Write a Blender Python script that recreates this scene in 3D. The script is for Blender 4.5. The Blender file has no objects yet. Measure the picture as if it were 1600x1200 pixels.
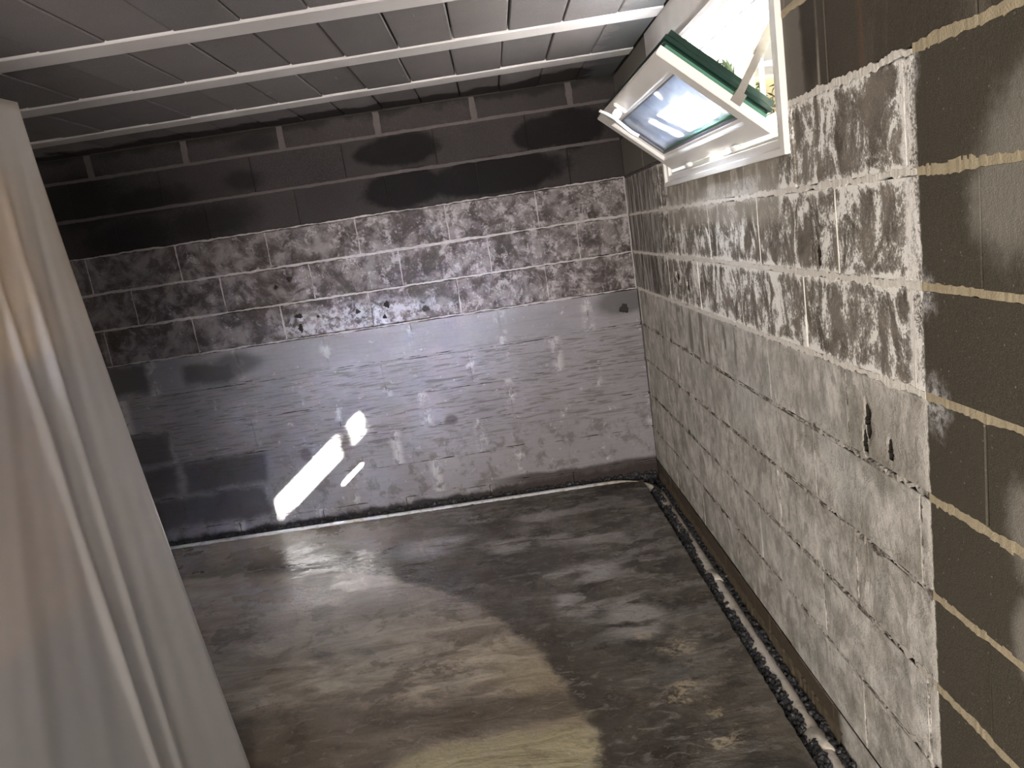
import bpy, bmesh, math, random
from mathutils import Vector, Matrix

random.seed(7)
scn = bpy.context.scene
col = scn.collection

# ------------------------------------------------------------------ camera
FPX = 1164.73
R_CAM = ((0.98890282, -0.02307621, -0.14676066),
         (-0.14842277, -0.19649384, -0.96920631),
         (-0.00647196, 0.98023347, -0.19773835))       # rows: image right, image down, view axis
cam_data = bpy.data.cameras.new('camera')
cam_data.sensor_width = 36.0
cam_data.lens = 36.0 * FPX / 1600.0
cam_data.clip_start = 0.02
cam = bpy.data.objects.new('camera', cam_data)
col.objects.link(cam)
rx, ry, rz = (Vector(r) for r in R_CAM)
mw = Matrix.Identity(4)
for i in range(3):
    mw[i][0] = rx[i]
    mw[i][1] = -ry[i]
    mw[i][2] = -rz[i]
mw[0][3], mw[1][3], mw[2][3] = -0.7515, -4.2092, 1.5053
cam.matrix_world = mw
scn.camera = cam
scn.cycles.adaptive_threshold = 0.05
scn.cycles.max_bounces = 8
scn.cycles.diffuse_bounces = 3
scn.cycles.glossy_bounces = 4
scn.cycles.transmission_bounces = 6
scn.cycles.transparent_max_bounces = 8

# ------------------------------------------------------------------ light and exposure
scn.view_settings.view_transform = 'Standard'
scn.view_settings.look = 'None'
scn.view_settings.gamma = 1.0
scn.view_settings.use_curve_mapping = False
scn.view_settings.exposure = 4.85

world = bpy.data.worlds.new('world')
scn.world = world
world.use_nodes = True
bg = world.node_tree.nodes['Background']
bg.inputs['Color'].default_value = (0.78, 0.86, 1.0, 1)
bg.inputs['Strength'].default_value = 0.55

SUN_DIR = Vector((-1.0, 0.935, -0.775)).normalized()      # the way the light travels
sun_data = bpy.data.lights.new('sun', 'SUN')
sun_data.energy = 40.0
sun_data.angle = math.radians(0.53)
sun_data.color = (1.0, 0.97, 0.93)
sun = bpy.data.objects.new('sun', sun_data)
sun.rotation_euler = SUN_DIR.to_track_quat('-Z', 'Y').to_euler()
sun.location = (6, -5, 6)
col.objects.link(sun)

# daylight from the open doorway at the camera's back
door_light = bpy.data.lights.new('doorway_daylight', 'AREA')
door_light.shape = 'RECTANGLE'
door_light.size = 2.4
door_light.size_y = 1.9
door_light.energy = 10.5
door_light.color = (1.0, 0.93, 0.87)
dl = bpy.data.objects.new('doorway_daylight', door_light)
dl.location = (-1.45, -6.4, 1.0)
dl.rotation_euler = (math.radians(90), 0, 0)
col.objects.link(dl)

portal_data = bpy.data.lights.new('window_portal', 'AREA')
portal_data.shape = 'RECTANGLE'
portal_data.size = 1.2
portal_data.size_y = 0.40
portal_data.cycles.is_portal = True
portal = bpy.data.objects.new('window_portal', portal_data)
portal.location = (0.08, -1.65, 1.83)
portal.rotation_euler = Vector((-1, 0, 0)).to_track_quat('-Z', 'Y').to_euler()
col.objects.link(portal)

# ------------------------------------------------------------------ material helper
class Mat:
    def __init__(self, name):
        self.m = bpy.data.materials.new(name)
        self.m.use_nodes = True
        self.t = self.m.node_tree
        self.t.nodes.clear()
        self.o = self.t.nodes.new('ShaderNodeOutputMaterial')
        g = self.t.nodes.new('ShaderNodeNewGeometry')
        self.pos = g.outputs['Position']
        s = self.t.nodes.new('ShaderNodeSeparateXYZ')
        self.link(self.pos, s.inputs[0])
        self.x, self.y, self.z = s.outputs

    def link(self, a, b):
        if isinstance(a, (int, float)):
            b.default_value = a
        elif isinstance(a, tuple):
            b.default_value = a if len(a) == 4 or b.type == 'VECTOR' else a + (1,)
        else:
            self.t.links.new(a, b)

    def m1(self, op, a, b=0.0, clamp=False):
        n = self.t.nodes.new('ShaderNodeMath')
        n.operation = op
        n.use_clamp = clamp
        self.link(a, n.inputs[0])
        self.link(b, n.inputs[1])
        return n.outputs[0]

    def add(self, a, b): return self.m1('ADD', a, b)
    def sub(self, a, b): return self.m1('SUBTRACT', a, b)
    def mul(self, a, b): return self.m1('MULTIPLY', a, b)
    def mx(self, a, b): return self.m1('MAXIMUM', a, b)
    def mn(self, a, b): return self.m1('MINIMUM', a, b)
    def inv(self, a): return self.m1('SUBTRACT', 1.0, a)

    def ss(self, x, lo, hi):
        n = self.t.nodes.new('ShaderNodeMapRange')
        n.interpolation_type = 'SMOOTHSTEP'
        self.link(x, n.inputs[0])
        if lo <= hi:
            n.inputs[1].default_value, n.inputs[2].default_value = lo, hi
            n.inputs[3].default_value, n.inputs[4].default_value = 0, 1
        else:
            n.inputs[1].default_value, n.inputs[2].default_value = hi, lo
            n.inputs[3].default_value, n.inputs[4].default_value = 1, 0
        return n.outputs[0]

    def vec(self, x, y, z):
        n = self.t.nodes.new('ShaderNodeCombineXYZ')
        for i, v in enumerate((x, y, z)):
            self.link(v, n.inputs[i])
        return n.outputs[0]

    def stretch(self, s, off=(0, 0, 0), rot=(0, 0, 0)):
        n = self.t.nodes.new('ShaderNodeMapping')
        self.link(self.pos, n.inputs['Vector'])
        n.inputs['Scale'].default_value = s
        n.inputs['Location'].default_value = off
        n.inputs['Rotation'].default_value = rot
        return n.outputs[0]

    def noise(self, scale, detail=3.0, rough=0.5, vec=None, dist=0.0):
        n = self.t.nodes.new('ShaderNodeTexNoise')
        self.link(vec if vec is not None else self.pos, n.inputs['Vector'])
        n.inputs['Scale'].default_value = scale
        n.inputs['Detail'].default_value = min(detail, 5.0)
        n.inputs['Roughness'].default_value = rough
        n.inputs['Distortion'].default_value = dist
        return n.outputs['Fac']

    def voronoi(self, scale, vec=None, feature='F1'):
        n = self.t.nodes.new('ShaderNodeTexVoronoi')
        n.feature = feature
        self.link(vec if vec is not None else self.pos, n.inputs['Vector'])
        n.inputs['Scale'].default_value = scale
        return n.outputs[0]

    def mix(self, f, a, b):
        n = self.t.nodes.new('ShaderNodeMix')
        n.data_type = 'RGBA'
        self.link(f, n.inputs[0])
        self.link(a, n.inputs[6])
        self.link(b, n.inputs[7])
        return n.outputs[2]

    def mixf(self, f, a, b):
        n = self.t.nodes.new('ShaderNodeMix')
        self.link(f, n.inputs[0])
        self.link(a, n.inputs[2])
        self.link(b, n.inputs[3])
        return n.outputs[0]

    def ell(self, u, v, cu, cv, ru, rv, wob=None, amt=0.35, soft=0.35):
        """smooth blob mask around (cu, cv) with a wobbling outline"""
        a = self.mul(self.sub(u, cu), 1.0 / ru)
        b = self.mul(self.sub(v, cv), 1.0 / rv)
        d = self.m1('SQRT', self.add(self.mul(a, a), self.mul(b, b)))
        if wob is not None:
            d = self.add(d, self.mul(self.sub(wob, 0.5), amt * 2))
        return self.ss(d, 1.0 + soft, 1.0 - soft)

    def box(self, u, v, u0, u1, v0, v1, s=0.02, wob=None, amt=0.0):
        if wob is not None:
            k = self.mul(self.sub(wob, 0.5), amt)
            u = self.add(u, k)
            v = self.add(v, k)
        f = self.mul(self.ss(u, u0 - s, u0 + s), self.ss(u, u1 + s, u1 - s))
        return self.mul(f, self.mul(self.ss(v, v0 - s, v0 + s), self.ss(v, v1 + s, v1 - s)))

    def rand(self):
        n = self.t.nodes.new('ShaderNodeObjectInfo')
        return n.outputs['Random']

    def principled(self, color, rough=0.8, bump=None, bump_dist=0.004, bump_str=1.0, spec=0.4, **kw):
        b = self.t.nodes.new('ShaderNodeBsdfPrincipled')
        self.link(color, b.inputs['Base Color'])
        self.link(rough, b.inputs['Roughness'])
        self.link(spec, b.inputs['Specular IOR Level'])
        for k, v in kw.items():
            self.link(v, b.inputs[k])
        if bump is not None:
            n = self.t.nodes.new('ShaderNodeBump')
            n.inputs['Strength'].default_value = bump_str
            n.inputs['Distance'].default_value = bump_dist
            self.link(bump, n.inputs['Height'])
            self.t.links.new(n.outputs[0], b.inputs['Normal'])
        return b.outputs[0]

    def out(self, shader):
        self.t.links.new(shader, self.o.inputs[0])
        return self.m


def plain(name, c, rough=0.5, var=0.12, scale=25, spec=0.4, bump=0.0, **kw):
    g = Mat(name)
    n = g.noise(scale, 4)
    cc = g.mix(n, tuple(v * (1 - var) for v in c), tuple(min(1, v * (1 + var)) for v in c))
    return g.out(g.principled(cc, rough, n if bump else None, bump or 0.001, spec=spec, **kw))

# course grid: bed joint k lies at z = ZA - k * H
H = 0.20341
ZA = 1.7073
ZC = 2.235

# ------------------------------------------------------------------ wall_back material
def mat_back():
    g = Mat('back_wall_concrete')
    x, z = g.x, g.z
    big = g.noise(2.2, 4, 0.6)
    mid = g.noise(9, 6, 0.65, dist=0.4)
    fine = g.noise(70, 3, 0.6)
    grain = g.noise(420, 2, 0.6)
    wob = g.noise(6, 4, 0.6)
    rnd = g.rand()
    # raw dark upper courses
    dark = g.mix(big, (0.016, 0.0128, 0.013), (0.040, 0.0335, 0.034))
    dark = g.mix(g.mul(g.ss(grain, 0.5, 0.75), 0.35), dark, (0.19, 0.17, 0.16))
    dark = g.mix(g.mul(rnd, 0.25), dark, (0.06, 0.05, 0.048))
    edge = g.add(g.mul(wob, 0.7), g.mul(g.noise(20, 4, 0.6), 0.3))
    blobs = None
    for cu, cv, ru, rv in ((-1.20, 2.025, .235, .080), (-1.20, 1.818, .235, .100), (-0.70, 1.815, .40, .102), (-0.42, 2.0, .16, .08), (-0.25, 2.0, .16, .11)):
        e = g.ell(x, z, cu, cv, ru, rv, edge, 0.5, 0.16)
        blobs = e if blobs is None else g.mx(blobs, e)
    dark = g.mix(g.mul(blobs, 0.93), dark, (0.0065, 0.0050, 0.0050))
    blobs = None
    for cu, cv, ru, rv in ((-2.25, 1.80, .24, .09), (-2.72, 1.78, .26, .10), (-1.95, 2.17, .14, .05), (-3.0, 2.0, .30, .16), (-2.05, 1.99, .10, .05), (-2.6, 1.96, .25, .07)):
        e = g.ell(x, z, cu, cv, ru, rv, edge, 0.8, 0.5)
        blobs = e if blobs is None else g.mx(blobs, e)
    dark = g.mix(g.mul(blobs, 0.75), dark, (0.009, 0.007, 0.007))
    mould = g.ss(g.add(z, g.mul(g.sub(wob, 0.5), 0.16)), 2.19, 2.235)
    dark = g.mix(g.mul(mould, 0.8), dark, (0.012, 0.010, 0.009))
    # efflorescence band
    base = g.mix(g.ss(mid, 0.35, 0.65), (0.052, 0.043, 0.041), (0.215, 0.190, 0.187))
    splash = g.noise(16, 8, 0.72, dist=0.6)
    salt = g.noise(75, 5, 0.7)
    drip = g.noise(14, 5, 0.6, g.stretch((1.0, 1.0, 0.28)))
    w = g.add(g.mul(splash, 0.5), g.add(g.mul(salt, 0.28), g.mul(drip, 0.24)))
    right = g.ss(x, -2.7, -0.8)
    wm = g.ss(g.add(w, g.mul(g.sub(right, 0.5), 0.07)), 0.525, 0.62)
    eff = g.mix(g.mul(wm, 0.62), base, (0.45, 0.41, 0.405))
    soot = g.ss(g.noise(6.5, 6, 0.7, g.stretch((1, 1, 1), (3, 1, 2)), dist=0.5), 0.515, 0.62)
    eff = g.mix(g.mul(soot, 0.85), eff, (0.060, 0.049, 0.045))
    eff = g.mix(g.mul(g.ss(salt, 0.60, 0.70), 0.45), eff, (0.55, 0.51, 0.49))
    patch = g.ell(x, z, -1.62, 1.165, 0.42, 0.085, wob, 0.3, 0.3)
    eff = g.mix(g.mul(g.mul(patch, g.ss(g.noise(24, 6, 0.7), 0.42, 0.58)), 0.8), eff, (0.48, 0.46, 0.50))
    pit = g.ss(g.noise(60, 3, 0.6, g.stretch((1, 1, 1), (7, 0, 1))), 0.64, 0.70)
    eff = g.mix(g.mul(g.mul(g.ell(x, z, -1.5, 1.17, 0.75, 0.10, wob), pit), 0.9), eff, (0.03, 0.026, 0.024))
    # slurry-coated lower courses with horizontal brush strokes
    coat = g.mix(big, (0.165, 0.155, 0.162), (0.31, 0.295, 0.307))
    stroke = g.noise(7.0, 5, 0.6, g.stretch((0.9, 1, 11.0), (0, 0, 0), (0, math.radians(2), 0)), dist=0.9)
    stmask = g.mul(g.ss(z, 0.30, 0.45), g.ss(z, 0.95, 0.86))
    coat = g.mix(g.mul(g.mul(g.ss(stroke, 0.50, 0.62), 0.72), g.add(0.25, stmask)), coat, (0.135, 0.122, 0.118))
    blot = g.ss(g.noise(11, 6, 0.7, g.stretch((1, 1, 1), (1, 5, 3))), 0.50, 0.62)
    low = g.ss(z, 0.50, 0.34)
    coat = g.mix(g.mul(g.mul(blot, low), 0.7), coat, (0.120, 0.108, 0.104))
    chalk = g.ss(g.noise(20, 6, 0.7, g.stretch((1, 1, 1), (9, 5, 3))), 0.60, 0.70)
    coat = g.mix(g.mul(chalk, 0.6), coat, (0.52, 0.50, 0.49))
    row = g.m1('FLOOR', g.mul(g.sub(ZA, z), 1.0 / H))
    odd = g.m1('MODULO', row, 2.0)
    u_ = g.m1('FRACT', g.add(g.mul(x, 2.0), g.add(10.0, g.mul(odd, 0.592))))
    head = g.mx(g.ss(u_, 0.90, 1.0), g.ss(u_, 0.10, 0.0))
    hn = g.noise(18, 6, 0.7, g.stretch((1, 1, 0.8), (2, 7, 5)))
    coat = g.mix(g.mul(g.mul(head, g.ss(g.add(hn, g.mul(g.noise(1.9, 2), 0.6)), 0.79, 0.92)), 0.7), coat, (0.50, 0.48, 0.485))
    damp = None
    for u0, u1, v0, v1 in ((-2.75, -2.27, 0.30, 0.48), (-3.3, -2.30, 0.09, 0.28), (-3.4, -2.78, 0.50, 0.68), (-3.4, -2.82, 0.92, 1.09),
                           (-2.62, -2.33, 0.92, 1.04), (-3.4, -2.80, 0.30, 0.47)):
        e = g.box(x, z, u0, u1, v0, v1, 0.025, wob, 0.10)
        damp = e if damp is None else g.mx(damp, e)
    for cu, cv, ru, rv in ((-2.32, 1.01, .16, .06), (-0.09, 1.03, .16, .07), (-2.03, 0.42, .03, .04), (-1.16, 0.50, .04, .03)):
        damp = g.mx(damp, g.mul(g.ell(x, z, cu, cv, ru, rv, wob, 0.35, 0.35), 0.8))
    coat = g.mix(g.mul(damp, 0.85), coat, (0.062, 0.056, 0.055))
    wet = g.ss(g.add(g.sub(z, g.mul(x, 0.016)), g.mul(g.sub(mid, 0.5), 0.10)), 0.085, 0.050)
    coat = g.mix(wet, coat, (0.020, 0.017, 0.017))
    rust = g.mul(g.ss(x, -1.2, -0.7), g.ss(g.add(z, g.mul(g.sub(wob, 0.5), 0.05)), 0.115, 0.09))
    coat = g.mix(g.mul(rust, 0.85), coat, (0.030, 0.020, 0.017))
    # joint smears over head joints of the coated courses
    zz = g.add(z, g.mul(g.sub(fine, 0.5), 0.018))
    c = g.mix(g.ss(zz, 1.700, 1.712), eff, dark)
    c = g.mix(g.ss(zz, 1.102, 1.094), c, coat)
    c = g.mix(g.ss(g.y, 0.0024, 0.0036), c, (0.030, 0.026, 0.024))  # raw core below the face; shade of holes and joints painted in
    hgt = g.add(g.mul(grain, 0.45), g.add(g.mul(fine, 0.6), g.mul(g.mul(stroke, stmask), 2.0)))
    rough = g.mixf(g.mx(wet, rust), 0.9, 0.5)
    return g.out(g.principled(c, rough, hgt, 0.005, 0.7, spec=0.25))

# ------------------------------------------------------------------ wall_right material
def mat_right():
    g = Mat('right_wall_concrete')
    y, z = g.y, g.z
    big = g.noise(2.4, 4, 0.6)
    mid = g.noise(8, 6, 0.65, dist=0.3)
    fine = g.noise(80, 3, 0.65)
    grain = g.noise(460, 2, 0.7)
    wob = g.noise(7, 4, 0.6)
    rnd = g.rand()
    raw = g.mix(big, (0.044, 0.038, 0.027), (0.072, 0.063, 0.045))
    raw = g.mix(g.mul(g.ss(grain, 0.50, 0.74), 0.6), raw, (0.18, 0.155, 0.118))
    raw = g.mix(g.mul(rnd, 0.2), raw, (0.075, 0.062, 0.045))
    speck = g.ss(g.voronoi(46), 0.12, 0.04)
    raw = g.mix(g.mul(speck, 0.5), raw, (0.30, 0.27, 0.22))
    pale = None
    for cu, cv, ru, rv in ((-3.10, 1.45, .085, .085), (-3.14, 0.93, .055, .08), (-3.14, 0.74, .04, .07), (-3.2, 1.5, .15, .14)):
        e = g.ell(y, z, cu, cv, ru, rv, g.add(g.mul(wob, .6), g.mul(g.noise(22, 6, .7), .4)), 0.9, 0.40)
        pale = e if pale is None else g.mx(pale, e)
    raw = g.mix(g.mul(pale, 0.6), raw, (0.30, 0.28, 0.24))
    # above the white band
    up = g.mix(big, (0.046, 0.038, 0.029), (0.072, 0.061, 0.046))
    up = g.mix(g.mul(g.ss(grain, 0.5, 0.8), 0.4), up, (0.20, 0.17, 0.13))
    smear = g.noise(9, 5, 0.6, g.stretch((1, 1, 0.2)))
    up = g.mix(g.mul(g.ss(smear, 0.50, 0.66), 0.3), up, (0.24, 0.21, 0.165))
    grey = g.box(y, z, -2.42, 0.2, 1.4, 2.4, 0.025, wob, 0.16)
    up = g.mix(g.mul(grey, 0.9), up, (0.17, 0.153, 0.128))
    streak = g.box(y, z, -2.503, -2.493, 1.6, 2.4, 0.005)
    up = g.mix(g.mul(streak, 0.8), up, (0.34, 0.30, 0.24))
    rustline = g.box(y, z, -2.695, -2.685, 1.6, 2.4, 0.012)
    up = g.mix(g.mul(rustline, 0.6), up, (0.165, 0.082, 0.045))
    wetblob = g.ell(y, z, -2.46, 1.90, .045, .15, wob, 0.5, 0.25)
    up = g.mix(g.mul(wetblob, 0.85), up, (0.040, 0.033, 0.026))
    # white efflorescence band
    base = g.mix(g.ss(mid, .35, .65), (0.080, 0.066, 0.052), (0.21, 0.18, 0.148))
    base = g.mix(g.mul(g.ss(grain, 0.45, 0.75), 0.5), base, (0.38, 0.34, 0.29))
    sp = g.noise(10.5, 8, 0.70, g.stretch((1, 1.25, 0.75), (0, 0, 0), (math.radians(28), 0, 0)), dist=0.9)
    sp2 = g.noise(26, 6, 0.72, g.stretch((1, 1.0, 0.6)), dist=0.3)
    salt = g.noise(150, 4, 0.75)
    w = g.add(g.mul(sp, 0.56), g.add(g.mul(sp2, 0.28), g.mul(salt, 0.22)))
    jz = g.m1('ABSOLUTE', g.sub(g.m1('FRACT', g.mul(g.sub(z, ZA - 10 * H), 1 / H)), 0.5))      # 0.5 at a bed joint
    w = g.add(w, g.mul(g.ss(jz, 0.36, 0.5), 0.10))
    wm = g.ss(w, 0.545, 0.578)
    half = g.ss(w, 0.49, 0.56)
    eff = g.mix(g.mul(half, 0.65), base, (0.44, 0.41, 0.36))
    eff = g.mix(wm, eff, (0.87, 0.845, 0.79))
    # drip-streaked end by the corner
    drip = g.noise(30, 5, 0.65, g.stretch((1, 1.0, 0.10)))
    dripc = g.mix(g.ss(drip, 0.44, 0.62), (0.090, 0.076, 0.068), (0.50, 0.46, 0.43))
    eff = g.mix(g.mul(g.ss(g.add(y, g.mul(g.sub(wob, .5), .3)), -1.0, -0.55), 0.9), eff, dripc)
    under = g.box(y, z, -2.22, -0.95, 1.43, 1.60, 0.02, wob, 0.08)
    eff = g.mix(g.mul(under, 0.72), eff, (0.38, 0.34, 0.28))
    edge = g.box(y, g.add(z, 0.0), -2.848, -2.822, 1.12, 1.70, 0.008, g.noise(16, 6, 0.75), 0.09)
    eff = g.mix(edge, eff, (0.84, 0.81, 0.76))
    crumb = g.mul(g.ss(salt, 0.47, 0.55), g.box(y, z, -2.868, -2.835, 1.12, 1.70, 0.008))
    eff = g.mix(g.mul(crumb, 0.9), eff, (0.82, 0.79, 0.74))
    # slurry coat
    tex = g.noise(26, 7, 0.72, g.stretch((1, 1, 0.7), (6, 1, 2)), dist=0.6)
    coat = g.mix(g.ss(g.add(g.mul(mid, .55), g.mul(tex, .45)), 0.36, 0.64), (0.33, 0.305, 0.265), (0.66, 0.63, 0.575))
    brush = g.noise(10, 6, 0.65, g.stretch((1, 1, 0.5), (0, 0, 0), (math.radians(35), 0, 0)), dist=1.2)
    coat = g.mix(g.mul(g.ss(brush, 0.49, 0.62), 0.70), coat, (0.26, 0.24, 0.205))
    coat = g.mix(g.mul(g.ss(g.noise(2.8, 4, 0.6, g.stretch((1, 1, 1), (4, 2, 1))), 0.50, 0.66), 0.4), coat, (0.42, 0.43, 0.40))
    dr = g.ss(g.noise(12, 4, 0.6, g.stretch((1, 1, 0.25), (2, 0, 0))), 0.52, 0.60)
    drm = g.mul(dr, g.box(y, z, -1.75, -0.10, 0.90, 1.09, 0.03, wob, 0.10))
    coat = g.mix(g.mul(drm, 0.8), coat, (0.165, 0.148, 0.125))
    pitd = g.ell(y, z, -2.66, 0.95, .12, .10, wob, 0.4, 0.4)
    coat = g.mix(g.mul(pitd, 0.55), coat, (0.21, 0.19, 0.15))
    lowd = g.mul(g.ss(z, 0.32, 0.12), g.ss(g.noise(7, 5, 0.7, g.stretch((1, 1, 1), (4, 8, 1))), 0.42, 0.60))
    coat = g.mix(g.mul(lowd, 0.6), coat, (0.19, 0.175, 0.14))
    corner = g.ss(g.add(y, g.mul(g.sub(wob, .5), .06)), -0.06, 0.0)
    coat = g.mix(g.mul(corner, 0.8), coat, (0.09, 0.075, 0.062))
    basewet = g.mul(g.ss(g.add(z, g.mul(g.sub(wob, .5), .02)), 0.085, 0.07), g.ss(y, -2.40, -2.36))
    coat = g.mix(basewet, coat, (0.075, 0.056, 0.037))
    cedge = g.box(y, z, -2.872, -2.855, -0.2, 1.12, 0.006, fine, 0.02)
    coat = g.mix(g.mul(cedge, 0.7), coat, (0.66, 0.63, 0.57))
    # put the zones together
    zz = g.add(z, g.mul(g.sub(g.noise(24, 5, 0.7), 0.5), 0.05))
    yy = g.add(y, g.mul(g.sub(g.noise(40, 5, 0.7), 0.5), 0.016))
    c = g.mix(g.ss(zz, 1.695, 1.705), eff, up)
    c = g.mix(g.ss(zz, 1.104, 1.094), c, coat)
    treated = g.ss(yy, -2.874, -2.866)
    upz = g.ss(z, 1.700, 1.704)
    halo = None
    for cu, cv, ru, rv in ((-2.875, 1.285, .03, .035), (-2.90, 1.085, .035, .045), (-2.86, 1.68, .02, .05)):
        e = g.ell(y, z, cu, cv, ru, rv, g.noise(26, 5, .7), 1.1, 0.6)
        halo = e if halo is None else g.mx(halo, e)
    raw = g.mix(g.mul(g.mul(halo, g.ss(g.noise(55, 5, .75), .36, .60)), 0.7), raw, (0.62, 0.61, 0.60))
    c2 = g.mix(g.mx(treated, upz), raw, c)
    c2 = g.mix(g.ss(g.x, 0.0024, 0.0036), c2, (0.026, 0.022, 0.017))  # uncoated core, darkened further to paint shade into holes and gaps
    hgt = g.add(g.mul(grain, 0.5), g.add(g.mul(fine, 0.5), g.mul(brush, g.mul(g.mul(treated, g.ss(z, 1.104, 1.094)), 1.4))))
    hgt = g.add(hgt, g.mul(g.mul(g.mul(wm, treated), g.ss(zz, 1.7, 1.69)), 0.5))
    return g.out(g.principled(c2, 0.9, hgt, 0.004, 0.75, spec=0.25))

# ------------------------------------------------------------------ ceiling materials
def mat_ceiling():
    g = Mat('ceiling_block_concrete')
    big = g.noise(3, 4, 0.6)
    mid = g.noise(14, 5, 0.6)
    grain = g.noise(380, 2, 0.6)
    wob = g.noise(5, 4, 0.6)
    c = g.mix(big, (0.080, 0.073, 0.075), (0.140, 0.129, 0.132))
    c = g.mix(g.mul(g.rand(), 0.35), c, (0.19, 0.17, 0.165))
    c = g.mix(g.mul(g.ss(grain, 0.45, 0.8), 0.4), c, (0.36, 0.34, 0.33))
    scuff = g.ss(g.noise(10, 6, 0.75, g.stretch((1, .5, 1), (3, 3, 0))), 0.66, 0.74)
    c = g.mix(g.mul(scuff, 0.5), c, (0.46, 0.44, 0.43))
    yy = g.add(g.y, g.mul(g.sub(wob, 0.5), 0.34))
    yy = g.sub(yy, g.mul(g.ss(g.x, -0.7, -0.1), -0.16))
    mould = g.ss(yy, -0.20, -0.14)
    c = g.mix(g.mul(mould, 0.95), c, (0.014, 0.011, 0.010))
    jag = g.noise(11, 4, 0.7, g.stretch((0.35, 1.6, 1)))
    wet = g.ss(g.add(g.x, g.mul(g.sub(jag, 0.5), 0.34)), -0.165, -0.145)
    c = g.mix(g.mul(wet, g.mul(g.ss(g.y, -1.5, -1.2), 0.8)), c, (0.085, 0.088, 0.090))
    return g.out(g.principled(c, 0.92, g.add(grain, mid), 0.003, 0.5, spec=0.2))

def mat_joist():
    g = Mat('precast_joist_concrete')
    c = g.mix(g.noise(5, 5, 0.6, g.stretch((0.4, 1, 1))), (0.40, 0.38, 0.378), (0.50, 0.48, 0.478))
    return g.out(g.principled(c, 0.75, g.noise(300, 2), 0.0015, 0.3, spec=0.3))

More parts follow.
